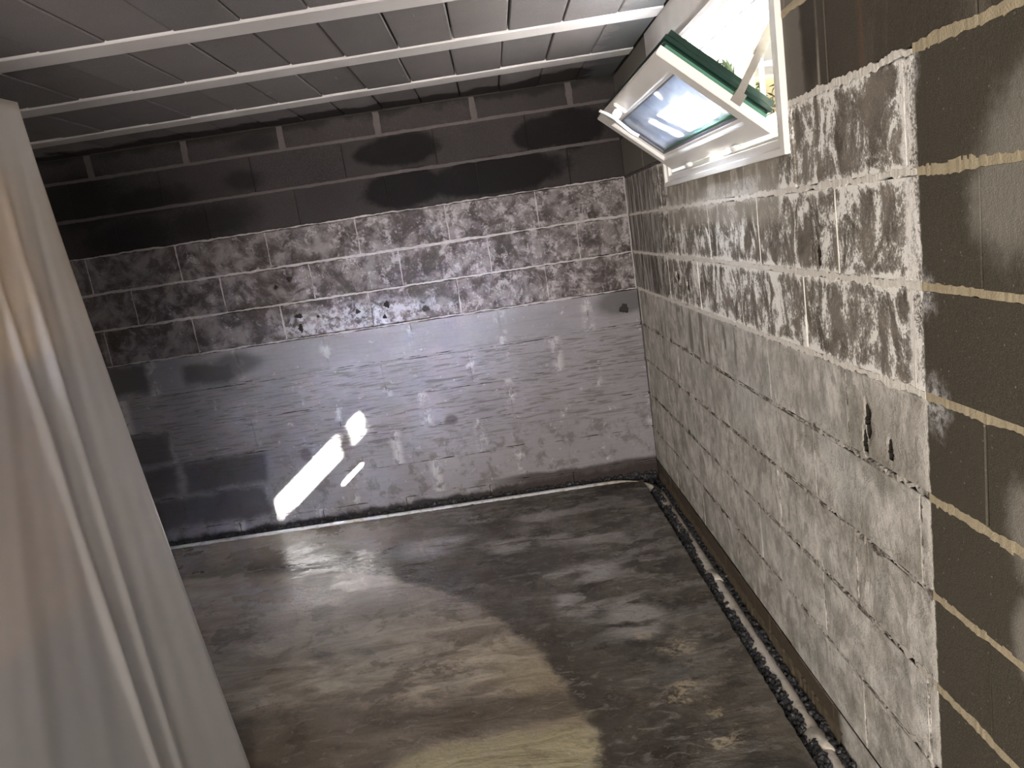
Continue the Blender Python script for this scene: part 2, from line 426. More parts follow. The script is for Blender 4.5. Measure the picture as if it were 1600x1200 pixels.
# ------------------------------------------------------------------ floor material
def mat_floor():
    g = Mat('wet_slab_concrete')
    x, y = g.x, g.y
    big = g.noise(1.7, 5, 0.6, dist=0.3)
    mid = g.noise(5.0, 7, 0.66, dist=0.6)
    brushd = g.noise(5.0, 6, 0.65, g.stretch((0.7, 1.9, 1), (0, 0, 0), (0, 0, math.radians(-28))), dist=0.6)
    fine = g.noise(60, 4, 0.65)
    wob = g.noise(4.0, 6, 0.68)
    hair = g.noise(22, 5, 0.7)
    # bare dark damp concrete
    c = g.mix(g.ss(mid, .36, .64), (0.040, 0.033, 0.025), (0.122, 0.106, 0.082))
    film = g.ss(g.add(g.mul(brushd, 0.70), g.mul(hair, 0.30)), 0.51, 0.55)
    filmz = g.mul(g.ss(y, -2.2, -0.9), 1.0)
    c = g.mix(g.mul(film, g.add(0.18, g.mul(filmz, 0.36))), c, (0.27, 0.255, 0.235))
    # sandy swept area, a disc that reaches the sheeted stack
    dx = g.add(x, 2.60)
    dy = g.add(y, 2.50)
    d = g.m1('SQRT', g.add(g.mul(dx, dx), g.mul(dy, dy)))
    d = g.add(d, g.mul(g.sub(wob, 0.5), 0.16))
    d = g.add(d, g.mul(g.sub(hair, 0.5), 0.07))
    disc = g.ss(d, 1.965, 1.915)
    detail = g.noise(17, 8, 0.75, g.stretch((0.8, 1.6, 1), (2, 1, 0), (0, 0, math.radians(-28))), dist=0.8)
    sand = g.mix(g.ss(g.add(g.mul(brushd, .6), g.mul(detail, .4)), 0.38, 0.62), (0.115, 0.090, 0.066), (0.46, 0.395, 0.310))
    pink = g.ss(y, -1.9, -1.0)
    sand = g.mix(g.mul(pink, 0.55), sand, (0.30, 0.250, 0.215))
    sand = g.mix(g.mul(g.ss(g.add(g.mul(mid, .7), g.mul(hair, .3)), 0.52, 0.59), 0.7), sand, (0.085, 0.064, 0.046))
    rim = g.mul(g.ss(d, 1.62, 1.86), g.ss(y, -1.4, -1.9))
    sand = g.mix(g.mul(rim, 0.5), sand, (0.36, 0.29, 0.17))
    ylw = g.ell(x, y, -0.98, -2.42, .46, .27, wob, 0.35, 0.12)
    sand = g.mix(g.mul(ylw, 0.75), sand, (0.37, 0.325, 0.19))
    dk = g.mx(g.ell(x, y, -1.72, -2.15, .50, .30, wob, 0.4, 0.2), g.ell(x, y, -1.0, -2.05, .42, .10, wob, 0.5, 0.35))
    sand = g.mix(g.mul(g.mul(dk, g.inv(ylw)), 0.75), sand, (0.072, 0.054, 0.038))
    c = g.mix(disc, c, sand)
    outer_ring = g.mul(g.ss(d, 2.28, 1.97), g.inv(disc))  # darker floor ring just outside the sandy disc
    c = g.mix(g.mul(outer_ring, 0.75), c, (0.050, 0.040, 0.027))
    # dry, chalky patches on the dark side
    dry = None
    for cu, cv, ru, rv in ((-0.64, -1.40, .10, .11), (-0.45, -1.60, .11, .15), (-0.72, -0.43, .16, .06), (-0.55, -0.75, .22, .10), (-0.56, -1.15, .14, .10),
                           (-1.30, -0.62, .22, .10), (-0.9, -0.75, .1, .08)):
        e = g.mul(g.ell(x, y, cu, cv, ru, rv, wob, 0.7, 0.4), g.ss(brushd, 0.40, 0.52))
        dry = e if dry is None else g.mx(dry, e)
    c = g.mix(g.mul(dry, 0.75), c, (0.36, 0.335, 0.31))
    detail2 = g.noise(26, 6, 0.7, g.stretch((0.8, 1.3, 1), (7, 3, 0), (0, 0, math.radians(-28))), dist=0.7)
    tan = None
    for cu, cv, ru, rv in ((-0.36, -2.08, .055, .055), (-0.33, -1.83, .06, .05), (-0.31, -2.33, .05, .03), (-0.43, -1.72, .03, .03), (-0.30, -2.20, .03, .02)):
        e = g.mul(g.ell(x, y, cu, cv, ru, rv, hair, 1.6, 0.35), g.ss(detail2, 0.44, 0.54))
        tan = e if tan is None else g.mx(tan, e)
    c = g.mix(g.mul(tan, 0.8), c, (0.38, 0.32, 0.22))
    dkb = None
    for cu, cv, ru, rv in ((-0.97, -0.53, .12, .09), (-1.44, -0.43, .08, .06), (-0.72, -0.94, .16, .10), (-1.68, -1.53, .06, .025), (-1.98, -0.62, .3, .06), (-1.05, -1.0, .2, .08)):
        e = g.ell(x, y, cu, cv, ru, rv, wob, 0.6, 0.45)
        dkb = e if dkb is None else g.mx(dkb, e)
    c = g.mix(g.mul(dkb, 0.6), c, (0.065, 0.050, 0.042))
    back = g.mul(g.ss(y, -0.65, -0.35), g.ss(x, -1.1, -1.5))
    c = g.mix(g.mul(back, 0.5), c, (0.255, 0.205, 0.165))
    c = g.mix(g.mul(g.ss(detail, 0.53, 0.62), 0.35), c, (0.060, 0.049, 0.040))
    c = g.mix(g.mul(g.ss(detail, 0.47, 0.36), 0.30), c, (0.40, 0.37, 0.33))
    gl = g.ss(g.noise(34, 5, 0.7), 0.70, 0.76)
    c = g.mix(g.mul(gl, 0.6), c, (0.48, 0.45, 0.41))
    wetn = g.ss(g.noise(3.4, 5, 0.62, g.stretch((1, 1, 1), (5, 2, 0))), 0.42, 0.62)
    rough = g.mixf(wetn, 0.50, 0.20)
    rough = g.mixf(g.mul(disc, 0.35), rough, 0.55)
    pud = g.mul(g.ell(x, y, -1.72, -0.72, .55, .28, wob, .7, .5), g.ss(brushd, 0.46, 0.52))
    rough = g.mixf(pud, rough, 0.07)
    hgt = g.add(g.mul(brushd, 1.4), g.add(g.mul(fine, 0.25), g.mul(hair, 0.35)))
    return g.out(g.principled(c, rough, hgt, 0.010, 0.45, spec=0.5))

# ------------------------------------------------------------------ small materials
def mat_mortar(name, a, b, bump=0.0012):
    g = Mat(name)
    n = g.noise(35, 6, 0.7)
    c = g.mix(n, a, b)
    return g.out(g.principled(c, 0.92, g.add(n, g.noise(260, 3)), bump, 0.8, spec=0.2))

def mat_pane():
    g = Mat('dusty_glass')
    def new(t): return g.t.nodes.new(t)
    def mixs(f, a, b):
        m = new('ShaderNodeMixShader')
        g.link(f, m.inputs[0])
        g.t.links.new(a, m.inputs[1])
        g.t.links.new(b, m.inputs[2])
        return m.outputs[0]
    tr = new('ShaderNodeBsdfTransparent')
    tr.inputs[0].default_value = (0.95, 0.97, 0.96, 1)
    gl = new('ShaderNodeBsdfGlossy')
    gl.inputs['Roughness'].default_value = 0.03
    tl = new('ShaderNodeBsdfTranslucent')
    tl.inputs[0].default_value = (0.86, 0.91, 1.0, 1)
    rf = new('ShaderNodeBsdfRefraction')
    rf.inputs['Roughness'].default_value = 0.36
    rf.inputs['IOR'].default_value = 1.45
    rf.inputs['Color'].default_value = (0.64, 0.74, 1.0, 1)  # blue tint added so the scattered sun casts a bluish glow indoors
    fr = new('ShaderNodeFresnel')
    fr.inputs[0].default_value = 1.5
    dust = g.ss(g.noise(9, 5, 0.7, g.stretch((1, 1, 1), (2, 2, 2)), dist=0.8), 0.40, 0.62)
    body = mixs(g.add(0.05, g.mul(dust, 0.10)), mixs(0.55, tr.outputs[0], rf.outputs[0]), tl.outputs[0])
    return g.out(mixs(fr.outputs[0], body, gl.outputs[0]))

def mat_sheet():
    g = Mat('milky_polythene')
    def new(t): return g.t.nodes.new(t)
    n = g.noise(6, 4, 0.6, g.stretch((1, 1, 0.3)))
    colr = g.mix(n, (0.74, 0.71, 0.68), (0.84, 0.82, 0.79))
    rf = new('ShaderNodeBsdfRefraction')
    rf.inputs['Roughness'].default_value = 0.32
    rf.inputs['IOR'].default_value = 1.12
    g.link(colr, rf.inputs['Color'])
    tp = new('ShaderNodeBsdfTransparent')
    tp.inputs[0].default_value = (0.94, 0.92, 0.89, 1)
    df = new('ShaderNodeBsdfDiffuse')
    g.link(colr, df.inputs[0])
    tl = new('ShaderNodeBsdfTranslucent')
    g.link(colr, tl.inputs[0])
    gs = new('ShaderNodeBsdfGlossy')
    gs.inputs['Roughness'].default_value = 0.30
    gs.inputs[0].default_value = (0.9, 0.9, 0.92, 1)
    def mixs(f, a, b):
        m = new('ShaderNodeMixShader')
        g.link(f, m.inputs[0])
        g.t.links.new(a, m.inputs[1])
        g.t.links.new(b, m.inputs[2])
        return m.outputs[0]
    body = mixs(0.5, df.outputs[0], tl.outputs[0])
    see = mixs(0.45, rf.outputs[0], tp.outputs[0])
    body = mixs(0.50, body, see)
    fr = new('ShaderNodeFresnel')
    fr.inputs[0].default_value = 1.45
    bp = new('ShaderNodeBump')
    bp.inputs['Strength'].default_value = 0.35
    bp.inputs['Distance'].default_value = 0.004
    g.link(g.noise(40, 3, 0.5, g.stretch((1, 1, 0.15))), bp.inputs['Height'])
    g.t.links.new(bp.outputs[0], gs.inputs['Normal'])
    body = mixs(g.mul(fr.outputs[0], 0.9), body, gs.outputs[0])
    return g.out(body)

def mat_foliage(name, a, b):
    g = Mat(name)
    c = g.mix(g.noise(7, 3), a, b)
    return g.out(g.principled(c, 0.6, spec=0.3))

M = {}
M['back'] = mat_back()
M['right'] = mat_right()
M['ceil'] = mat_ceiling()
M['joist'] = mat_joist()
M['floor'] = mat_floor()
M['gap'] = plain('shadow_gap_mortar', (0.030, 0.026, 0.023), 0.95, 0.3)
M['mortar_dark'] = mat_mortar('mortar_dusty_brown', (0.070, 0.059, 0.057), (0.120, 0.104, 0.101))
M['mortar_white'] = mat_mortar('mortar_white_salt', (0.20, 0.18, 0.175), (0.56, 0.52, 0.505))
M['mortar_bright'] = mat_mortar('mortar_bright_salt', (0.50, 0.46, 0.40), (0.84, 0.81, 0.75))
M['mortar_beige'] = mat_mortar('mortar_beige', (0.27, 0.225, 0.145), (0.47, 0.40, 0.275))
def mat_coat_joint():
    g = Mat('slurry_in_joint')
    n = g.noise(13, 7, 0.75)
    c = g.mix(g.ss(n, 0.40, 0.58), (0.085, 0.073, 0.060), (0.47, 0.44, 0.39))
    return g.out(g.principled(c, 0.92, g.noise(60, 5, 0.7), 0.003, 0.8, spec=0.2))
M['coat_joint'] = mat_coat_joint()
M['chalk'] = mat_mortar('chalky_smear', (0.30, 0.285, 0.28), (0.56, 0.54, 0.53))
M['plain_wall'] = plain('rear_wall_concrete', (0.24, 0.22, 0.19), 0.9)
M['gravel'] = plain('black_gravel', (0.022, 0.022, 0.024), 0.55, 0.5, 60, spec=0.5)
M['trench'] = plain('wet_black_earth', (0.014, 0.013, 0.013), 0.6, 0.4)
def mat_pipe():
    g = Mat('drain_plastic')
    n = g.noise(30, 4)
    c = g.mix(g.ss(g.x, -0.25, -0.45), (0.58, 0.53, 0.44), (0.64, 0.64, 0.65))  # back run painted whiter, putting the light there into the plastic
    c = g.mix(g.ss(n, 0.5, 0.7), c, (0.40, 0.36, 0.30))
    return g.out(g.principled(c, 0.45))
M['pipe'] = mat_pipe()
M['pipe_white'] = plain('pale_drain_plastic', (0.66, 0.65, 0.63), 0.45, 0.15, 30)
M['fillet'] = mat_mortar('brown_mortar_ledge', (0.058, 0.044, 0.028), (0.130, 0.104, 0.070))
M['lintel'] = plain('smooth_lintel_concrete', (0.44, 0.41, 0.38), 0.85, 0.2, 7)
M['white_pvc'] = plain('white_window_plastic', (0.76, 0.74, 0.70), 0.35, 0.04, 10, spec=0.5)
M['green_pvc'] = plain('dark_green_plastic', (0.004, 0.022, 0.014), 0.35, 0.2, 12, spec=0.5)
M['green_seal'] = plain('pale_green_plastic', (0.07, 0.20, 0.13), 0.35, 0.15, 12, spec=0.5)
M['seal'] = plain('grey_seal', (0.16, 0.16, 0.17), 0.6)
M['steel'] = plain('dull_steel', (0.30, 0.28, 0.25), 0.45, 0.2, 30, Metallic=0.6)
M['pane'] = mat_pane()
M['sheet'] = mat_sheet()

# ------------------------------------------------------------------ mesh helpers
def link(name, me, mat, parent=None, kind=None):
    o = bpy.data.objects.new(name, me)
    col.objects.link(o)
    if mat is not None and not me.materials:
        me.materials.append(mat)
    if parent is not None:
        o.parent = parent
    if kind:
        o['kind'] = kind
    return o

def empty(name, loc=(0, 0, 0), kind=None, label=None, cat=None, group=None):
    o = bpy.data.objects.new(name, None)
    o.location = loc
    o.empty_display_size = 0.1
    col.objects.link(o)
    if kind:
        o['kind'] = kind
    tag(o, label, cat, group)
    return o

def tag(o, label=None, cat=None, group=None):
    if label:
        o['label'] = label
    if cat:
        o['category'] = cat
    if group:
        o['group'] = group
    return o

def mesh(name, verts, faces, smooth=False):
    me = bpy.data.meshes.new(name)
    me.from_pydata([tuple(v) for v in verts], [], faces)
    me.validate()
    bm = bmesh.new()
    bm.from_mesh(me)
    bmesh.ops.recalc_face_normals(bm, faces=bm.faces)
    bm.to_mesh(me)
    bm.free()
    if smooth:
        for p in me.polygons:
            p.use_smooth = True
    return me

def box_data(a, b, V, F):
    n = len(V)
    x0, y0, z0 = a
    x1, y1, z1 = b
    V += [(x0, y0, z0), (x1, y0, z0), (x1, y1, z0), (x0, y1, z0), (x0, y0, z1), (x1, y0, z1), (x1, y1, z1), (x0, y1, z1)]
    F += [tuple(n + i for i in f) for f in ((0, 3, 2, 1), (4, 5, 6, 7), (0, 1, 5, 4), (1, 2, 6, 5), (2, 3, 7, 6), (3, 0, 4, 7))]

def boxes_mesh(name, boxes, bevel=0.0):
    V, F = [], []
    for a, b in boxes:
        box_data(a, b, V, F)
    me = mesh(name, V, F)
    if bevel:
        bm = bmesh.new()
        bm.from_mesh(me)
        bmesh.ops.bevel(bm, geom=list(bm.edges), offset=bevel, segments=2, affect='EDGES', clamp_overlap=True)
        bm.to_mesh(me)
        bm.free()
    return me

def block_mesh(name, w, h, depth, ch=0.0018):
    """a block seen from its face: local x = width, z = height, face at y = 0 looking to -y, chipped arrises"""
    r = random.Random(int(w * 1e4) * 7 + int(h * 1e4))
    V = []
    def ring(inset, y, jit):
        pts = []
        for (u, v) in ((0, 0), (.33, 0), (.66, 0), (1, 0), (1, .5), (1, 1), (.66, 1), (.33, 1), (0, 1), (0, .5)):
            du = inset if u == 0 else (-inset if u == 1 else 0)
            dv = inset if v == 0 else (-inset if v == 1 else 0)
            pts.append((u * w + du + r.uniform(-jit, jit), y, v * h + dv + r.uniform(-jit, jit)))
        return pts
    V += ring(ch, 0, 0.0015)
    V += ring(0, ch * 0.8, 0.0008)
    V += ring(0, depth, 0.0)
    n = 10
    F = [tuple(range(n))]
    for k in range(2):
        for i in range(n):
            j = (i + 1) % n
            F.append((k * n + i, k * n + j, (k + 1) * n + j, (k + 1) * n + i))
    return mesh(name, V, F)

_blocks = {}
def get_block(w, h, depth, wall):
    key = (round(w, 3), round(h, 3), round(depth, 3))
    if (key, wall) not in _blocks:
        _blocks[(key, wall)] = block_mesh('block', *key)
    return _blocks[(key, wall)]

def holed_block(w, h, depth, holes):
    """block face as a fine grid with ragged holes sunk into it; holes = (u, v, ru, rv) in block coordinates"""
    step = 0.0034
    nu, nv = max(2, int(w / step)), max(2, int(h / step))
    r = random.Random(int(w * 1e4) + len(holes))
    V = []
    for j in range(nv + 1):
        for i in range(nu + 1):
            u, v = w * i / nu, h * j / nv
            y = 0.0
            if i in (0, nu) or j in (0, nv):
                y = 0.004
            for (hu, hv, ru, rv) in holes:
                a = math.atan2(v - hv, u - hu)
                wobble = 1 + 0.18 * math.sin(3 * a + hu * 50) + 0.12 * math.sin(7 * a + hv * 90)
                d = math.hypot((u - hu) / ru, (v - hv) / rv) / wobble
                if d < 1.0:
                    y = max(y, 0.075)
                elif d < 1.5:
                    y = max(y, 0.002 * (1.5 - d) / 0.5 + r.uniform(0, .0008))
            V.append((u, y, v))
    F = []
    for j in range(nv):
        for i in range(nu):
            a = j * (nu + 1) + i
            F.append((a, a + 1, a + nu + 2, a + nu + 1))
    # sides
    n0 = len(V)
    rim = [i for i in range(nu + 1)] + [(j * (nu + 1) + nu) for j in range(1, nv + 1)] + \
          [nv * (nu + 1) + i for i in range(nu - 1, -1, -1)] + [j * (nu + 1) for j in range(nv - 1, 0, -1)]
    for k in rim:
        V.append((V[k][0], depth, V[k][2]))
    L = len(rim)
    for k in range(L):
        F.append((rim[k], rim[(k + 1) % L], n0 + (k + 1) % L, n0 + k))
    me = bpy.data.meshes.new('block')
    me.from_pydata(V, [], F)
    return me

def strip_mesh(length, width, thick, jag, seed, step=0.015, face_round=True):
    """ragged mortar bead: local x along, z across, face to -y"""
    r = random.Random(seed)
    n = max(2, int(length / step))
    V, F = [], []
    lo = hi = 0.0
    for i in range(n + 1):
        lo = 0.7 * lo + r.uniform(-jag, jag)
        hi = 0.7 * hi + r.uniform(-jag, jag)
        x = length * i / n
        a, b = -width / 2 + lo, width / 2 + hi
        if b - a < width * 0.35:
            a, b = -width * 0.3, width * 0.3
        d = r.uniform(-0.0004, 0.0004)
        V += [(x, 0.012, a), (x, -thick * 0.7 + d, a + .0008), (x, -thick + d, (a + b) / 2), (x, -thick * 0.7 + d, b - .0008), (x, 0.012, b)]
    for i in range(n):
        for k in range(4):
            p = i * 5 + k
            F.append((p, p + 5, p + 6, p + 1))
    F.append((0, 1, 2, 3, 4))
    F.append(tuple(n * 5 + k for k in (4, 3, 2, 1, 0)))
    return mesh('mortar_joint', V, F, False)

def tube_mesh(name, pts, r, seg=20, caps=True):
    V, F = [], []
    P = [Vector(p) for p in pts]
    for i, p in enumerate(P):
        t = (P[min(i + 1, len(P) - 1)] - P[max(i - 1, 0)]).normalized()
        up = Vector((0, 0, 1)) if abs(t.z) < 0.9 else Vector((1, 0, 0))
        a = t.cross(up).normalized()
        b = a.cross(t).normalized()
        rr = r[i] if isinstance(r, (list, tuple)) else r
        for k in range(seg):
            th = 2 * math.pi * k / seg
            V.append(p + a * math.cos(th) * rr + b * math.sin(th) * rr)
    for i in range(len(P) - 1):
        for k in range(seg):
            j = (k + 1) % seg
            F.append((i * seg + k, i * seg + j, (i + 1) * seg + j, (i + 1) * seg + k))
    if caps:
        F.append(tuple(range(seg))[::-1])
        F.append(tuple((len(P) - 1) * seg + k for k in range(seg)))
    return mesh(name, V, F, True)

# ------------------------------------------------------------------ room shell
X_LEFT, Y_FRONT = -3.6, -6.6
ZB = -0.16
WIN_Y0, WIN_Y1, WIN_Z0, WIN_Z1 = -2.316, -0.995, 1.592, 2.086

# slab with chipped edges along the two trenches: a chain of rim points, one top face
rim = [(X_LEFT, Y_FRONT, 0.0), (-0.107, Y_FRONT, 0.0)]
jag = 0.0
for i in range(1, 300):
    jag = 0.6 * jag + random.gauss(0, 0.0022)
    rim.append((-0.108 - abs(jag), Y_FRONT + (-0.09 - Y_FRONT) * i / 300, -0.0))
for i in range(0, 260):
    jag = 0.6 * jag + random.gauss(0, 0.003)
    rim.append((-0.11 - (3.49) * i / 260, -0.086 - abs(jag), 0.0))
rim.append((X_LEFT, -0.087, 0.0))
n = len(rim)
V = rim + [(p[0] + (0.003 if p[0] > -0.12 else 0), p[1] + (0.003 if p[1] > -0.1 else 0), -0.008) for p in rim] + [(p[0], p[1], -0.13) for p in rim]
F = [tuple(range(n))] + [(q * n + i, q * n + (i + 1) % n, (q + 1) * n + (i + 1) % n, (q + 1) * n + i) for q in (0, 1) for i in range(n)]
fl = link('floor', mesh('floor', V, F), M['floor'], kind='structure')
link('trench_bed', boxes_mesh('trench_bed', [((X_LEFT, -0.12, ZB - 0.03), (0.0, 0.0, ZB + 0.045)), ((-0.14, -6.6, ZB - 0.03), (0.0, -0.12, ZB + 0.045))]), M['trench'], fl)

wb = link('wall_back', boxes_mesh('wall_back', [((X_LEFT - 0.2, 0.016, ZB), (0.2, 0.216, ZC + 0.2))]), M['gap'], kind='structure')
wr = link('wall_right', boxes_mesh('wall_right', [
    ((0.016, Y_FRONT, ZB), (0.2, 0.016, WIN_Z0)),
    ((0.016, Y_FRONT, WIN_Z1), (0.2, 0.016, ZC + 0.2)),
    ((0.016, Y_FRONT, WIN_Z0), (0.2, WIN_Y0, WIN_Z1)),
    ((0.016, WIN_Y1, WIN_Z0), (0.2, 0.016, WIN_Z1))]), M['gap'], kind='structure')
link('wall_left', boxes_mesh('wall_left', [((X_LEFT - 0.2, Y_FRONT, ZB), (X_LEFT, 0.016, ZC + 0.2))]), M['plain_wall'], kind='structure')
link('wall_front', boxes_mesh('wall_front', [((X_LEFT - 0.2, Y_FRONT - 0.2, ZB), (0.2, Y_FRONT, ZC + 0.2))]), M['plain_wall'], kind='structure')

# ---- back wall blocks (holes given in wall coordinates x, z, radius)
HOLES_B = [(-0.088, 0.992, .028, .028), (-1.409, 1.213, .017, .021), (-1.432, 1.147, .012, .011), (-1.197, 1.159, .022, .017), (-1.576, 1.198, .013, .013),
           (-1.905, 1.222, .022, .013), (-1.910, 1.153, .013, .026), (-1.917, 1.433, .017, .014), (-1.80, 1.205, .007, .007), (-2.0, 1.40, .010, .012)]
HOLES_B = [(a, b, c * .82, d * .82) for a, b, c, d in HOLES_B]
GAPB, GAPH = 0.012, 0.003
def sunk(holes, a0, a1, z0, z1):
    return [(h[0] - a0, h[1] - z0, h[2], h[3]) for h in holes if a0 + .004 < h[0] < a1 - .004 and z0 < h[1] < z1]

for k in range(-3, 10):
    zt, zb_ = ZA - k * H, ZA - (k + 1) * H
    if k == -3:
        zt = ZC
        off, gap = -0.246, 0.034
    else:
        off, gap = (0.0 if k % 2 == 0 else -0.296), GAPH
    zb_ = max(zb_, ZB)
    if zt - zb_ < 0.03:
        continue
    edges = [0.0]
    x = off if off < -0.01 else -0.5
    while x > X_LEFT:
        edges.append(x)
        x -= 0.5 if k > -3 else 0.521
    edges.append(X_LEFT)
    for a, b in zip(edges[:-1], edges[1:]):
        x1, x0 = a - (gap / 2 if a < 0 else 0), b + gap / 2
        z1, z0 = zt - (GAPB / 2 if k > -3 else 0), zb_ + GAPB / 2
        w, h = x1 - x0, z1 - z0
        if w < 0.02:
            continue
        hs = sunk(HOLES_B, x0, x1, z0, z1)
        me = holed_block(w, h, 0.085, hs) if hs else get_block(w, h, 0.06, 'back')
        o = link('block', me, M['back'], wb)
        if hs:
            o.location = (x0, 0.0, z0)
        else:
            o.location = (x0, random.uniform(-0.0015, 0.0015), z0)

# ---- back wall joints
s = 0
for k in range(-2, 9):
    z = ZA - k * H
    s += 1
    if k <= -1:
        o = link('mortar_joint', strip_mesh(3.55, 0.018, 0.0008, 0.0016, s, 0.016), M['mortar_dark'], wb)
    elif k <= 3:
        wdt = {0: 0.008, 1: 0.014, 2: 0.012, 3: 0.009}[k]
        o = link('mortar_joint', strip_mesh(3.55, wdt, 0.0015, 0.0024, s, 0.012), M['mortar_white'], wb)
    else:
        o = link('mortar_joint', strip_mesh(3.55, 0.016, -0.002, 0.003, s), M['back'], wb)
    o.location = (-3.555, 0.0, z)
for k, off in ((0, -0.5), (1, -0.296), (2, -0.5)):
    x = off
    while x > -3.2:
        s += 1
        o = link('mortar_joint', strip_mesh(H - 0.012, 0.007, 0.003, 0.0016, s, 0.012), M['mortar_white'], wb)
        o.rotation_euler = (0, math.radians(-90), 0)
        o.location = (x, 0, ZA - (k + 1) * H + 0.006)
        x -= 0.5
x = -0.246
while x > -3.3:
    s += 1
    o = link('mortar_joint', strip_mesh(0.121, 0.036, 0.003, 0.003, s, 0.02), M['mortar_dark'], wb)
    o.rotation_euler = (0, math.radians(-90), 0)
    o.location = (x, 0, 2.114)
    x -= 0.521
for k in range(3, 8):
    x = -0.296 if k % 2 else -0.5
    while x > -3.3:
        s += 1
        o = link('mortar_joint', strip_mesh(H - 0.014, 0.010, -0.001, 0.003, s, 0.014), M['back'], wb)
        o.rotation_euler = (0, math.radians(-90), 0)
        o.location = (x, 0, ZA - (k + 1) * H + 0.007)
        x -= 0.5
# salt bead down the inside corner
o = link('mortar_joint', strip_mesh(3 * H, 0.008, 0.005, 0.0015, 901, 0.014), M['mortar_white'], wb)
o.rotation_euler = (0, math.radians(-90), 0)
o.location = (-0.006, 0, ZA - 3 * H)

# ---- right wall blocks
HOLES_R = [(-2.633, 0.985, .012, .040), (-2.616, 0.930, .010, .026), (-2.726, 0.942, .010, .022), (-2.437, 1.346, .009, .024), (-0.997, 1.213, .018, .020), (-1.159, 1.185, .014, .025)]
HOLE = (WIN_Y0, WIN_Y1, WIN_Z0, WIN_Z1)
LINTEL = (-2.46, -0.85, WIN_Z1, ZC)
def cut(rects, H4):
    out = []
    h0, h1, g0, g1 = H4
    for (a0, a1, b0, b1) in rects:
        if a1 <= h0 or a0 >= h1 or b1 <= g0 or b0 >= g1:
            out.append((a0, a1, b0, b1))
            continue
        if a0 < h0: out.append((a0, h0, b0, b1))
        if a1 > h1: out.append((h1, a1, b0, b1))
        m0, m1 = max(a0, h0), min(a1, h1)
        if b0 < g0: out.append((m0, m1, b0, g0))
        if b1 > g1: out.append((m0, m1, g1, b1))
    return [r for r in out if r[1] - r[0] > 0.012 and r[3] - r[2] > 0.012]

RZ = math.radians(90)      # local x -> +y, face (-y) -> +x ; turned the other way below
for k in range(-3, 10):
    zt, zb_ = ZA - k * H, max(ZA - (k + 1) * H, ZB)
    if k == -3:
        zt = ZC
    if zt - zb_ < 0.03:
        continue
    off = -0.336 if k % 2 == 0 else -0.040
    edges = [0.0]
    y = off
    while y > -4.6:
        edges.append(y)
        y -= 0.5
    for a, b in zip(edges[:-1], edges[1:]):
        rects = [(b + GAPH / 2, a - (GAPH / 2 if a < 0 else 0), zb_ + GAPB / 2, zt - GAPB / 2)]
        rects = cut(cut(rects, HOLE), LINTEL)
        for (y0, y1, z0, z1) in rects:
            w, h = y1 - y0, z1 - z0
            hs = [(w - u, v, ru, rv) for (u, v, ru, rv) in sunk(HOLES_R, y0, y1, z0, z1)]
            me = holed_block(w, h, 0.085, hs) if hs else get_block(w, h, 0.06, 'right')
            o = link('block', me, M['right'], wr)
            # local +x -> -y, local face -y -> -x
            o.rotation_euler = (0, 0, math.radians(-90))
            o.location = (random.uniform(-0.0015, 0.0015) if not hs else 0.0, y1, z0)

# ---- right wall joints
def rstrip(y_hi, y_lo, z, width, thick, jag, mat, step=0.015):
    global s
    s += 1
    o = link('mortar_joint', strip_mesh(y_hi - y_lo, width, thick, jag, s, step), M[mat], wr)
    o.rotation_euler = (0, 0, math.radians(-90))
    o.location = (0.0, y_hi, z)
for k in range(-2, 9):
    z = ZA - k * H
    rstrip(-2.868, -4.5, z, 0.021, 0.0004, 0.0026, 'mortar_beige', 0.008)
    if k < 0:
        if k == -1:
            rstrip(WIN_Y0 - .004, -2.868, z, 0.016, 0.003, 0.003, 'mortar_beige')
            rstrip(-0.003, WIN_Y1, z, 0.016, 0.003, 0.003, 'mortar_dark')
        else:
            rstrip(-2.47, -2.868, z, 0.016, 0.003, 0.003, 'mortar_beige')
    elif k == 0:
        rstrip(WIN_Y0 - .004, -2.868, z, 0.016, 0.0008, 0.0035, 'mortar_bright', 0.006)
        rstrip(-0.003, WIN_Y1, z, 0.012, 0.003, 0.003, 'mortar_dark')
    elif k <= 3:
        rstrip(-0.003, -2.868, z, 0.017 if k > 1 else 0.014, 0.0008, 0.0035, 'mortar_bright', 0.006)
    elif k <= 7:
        rstrip(-0.003, -2.868, z, 0.011, 0.0002, 0.0075, 'coat_joint', 0.007)
for k in range(1, 3):
    y = -0.336 if k % 2 == 0 else -0.54
    while y > -2.86:
        s += 1
        o = link('mortar_joint', strip_mesh(H - 0.014, 0.0045, 0.0006, 0.0015, s, 0.012), M['mortar_bright'], wr)
        o.matrix_world = Matrix.Translation((0, y, ZA - (k + 1) * H + 0.007)) @ Matrix.Rotation(math.radians(-90), 4, 'Z') @ Matrix.Rotation(math.radians(-90), 4, 'Y')
        y -= 0.5
for k in range(3, 8):
    y = -0.336 if k % 2 == 0 else -0.54
    while y > -2.86:
        s += 1
        o = link('mortar_joint', strip_mesh((H - 0.014) * random.uniform(.75, 1), 0.0050, 0.0002, 0.0040, s, 0.010), M['coat_joint'], wr)
        o.matrix_world = Matrix.Translation((0, y, ZA - (k + 1) * H + 0.007)) @ Matrix.Rotation(math.radians(-90), 4, 'Z') @ Matrix.Rotation(math.radians(-90), 4, 'Y')
        y -= 0.5
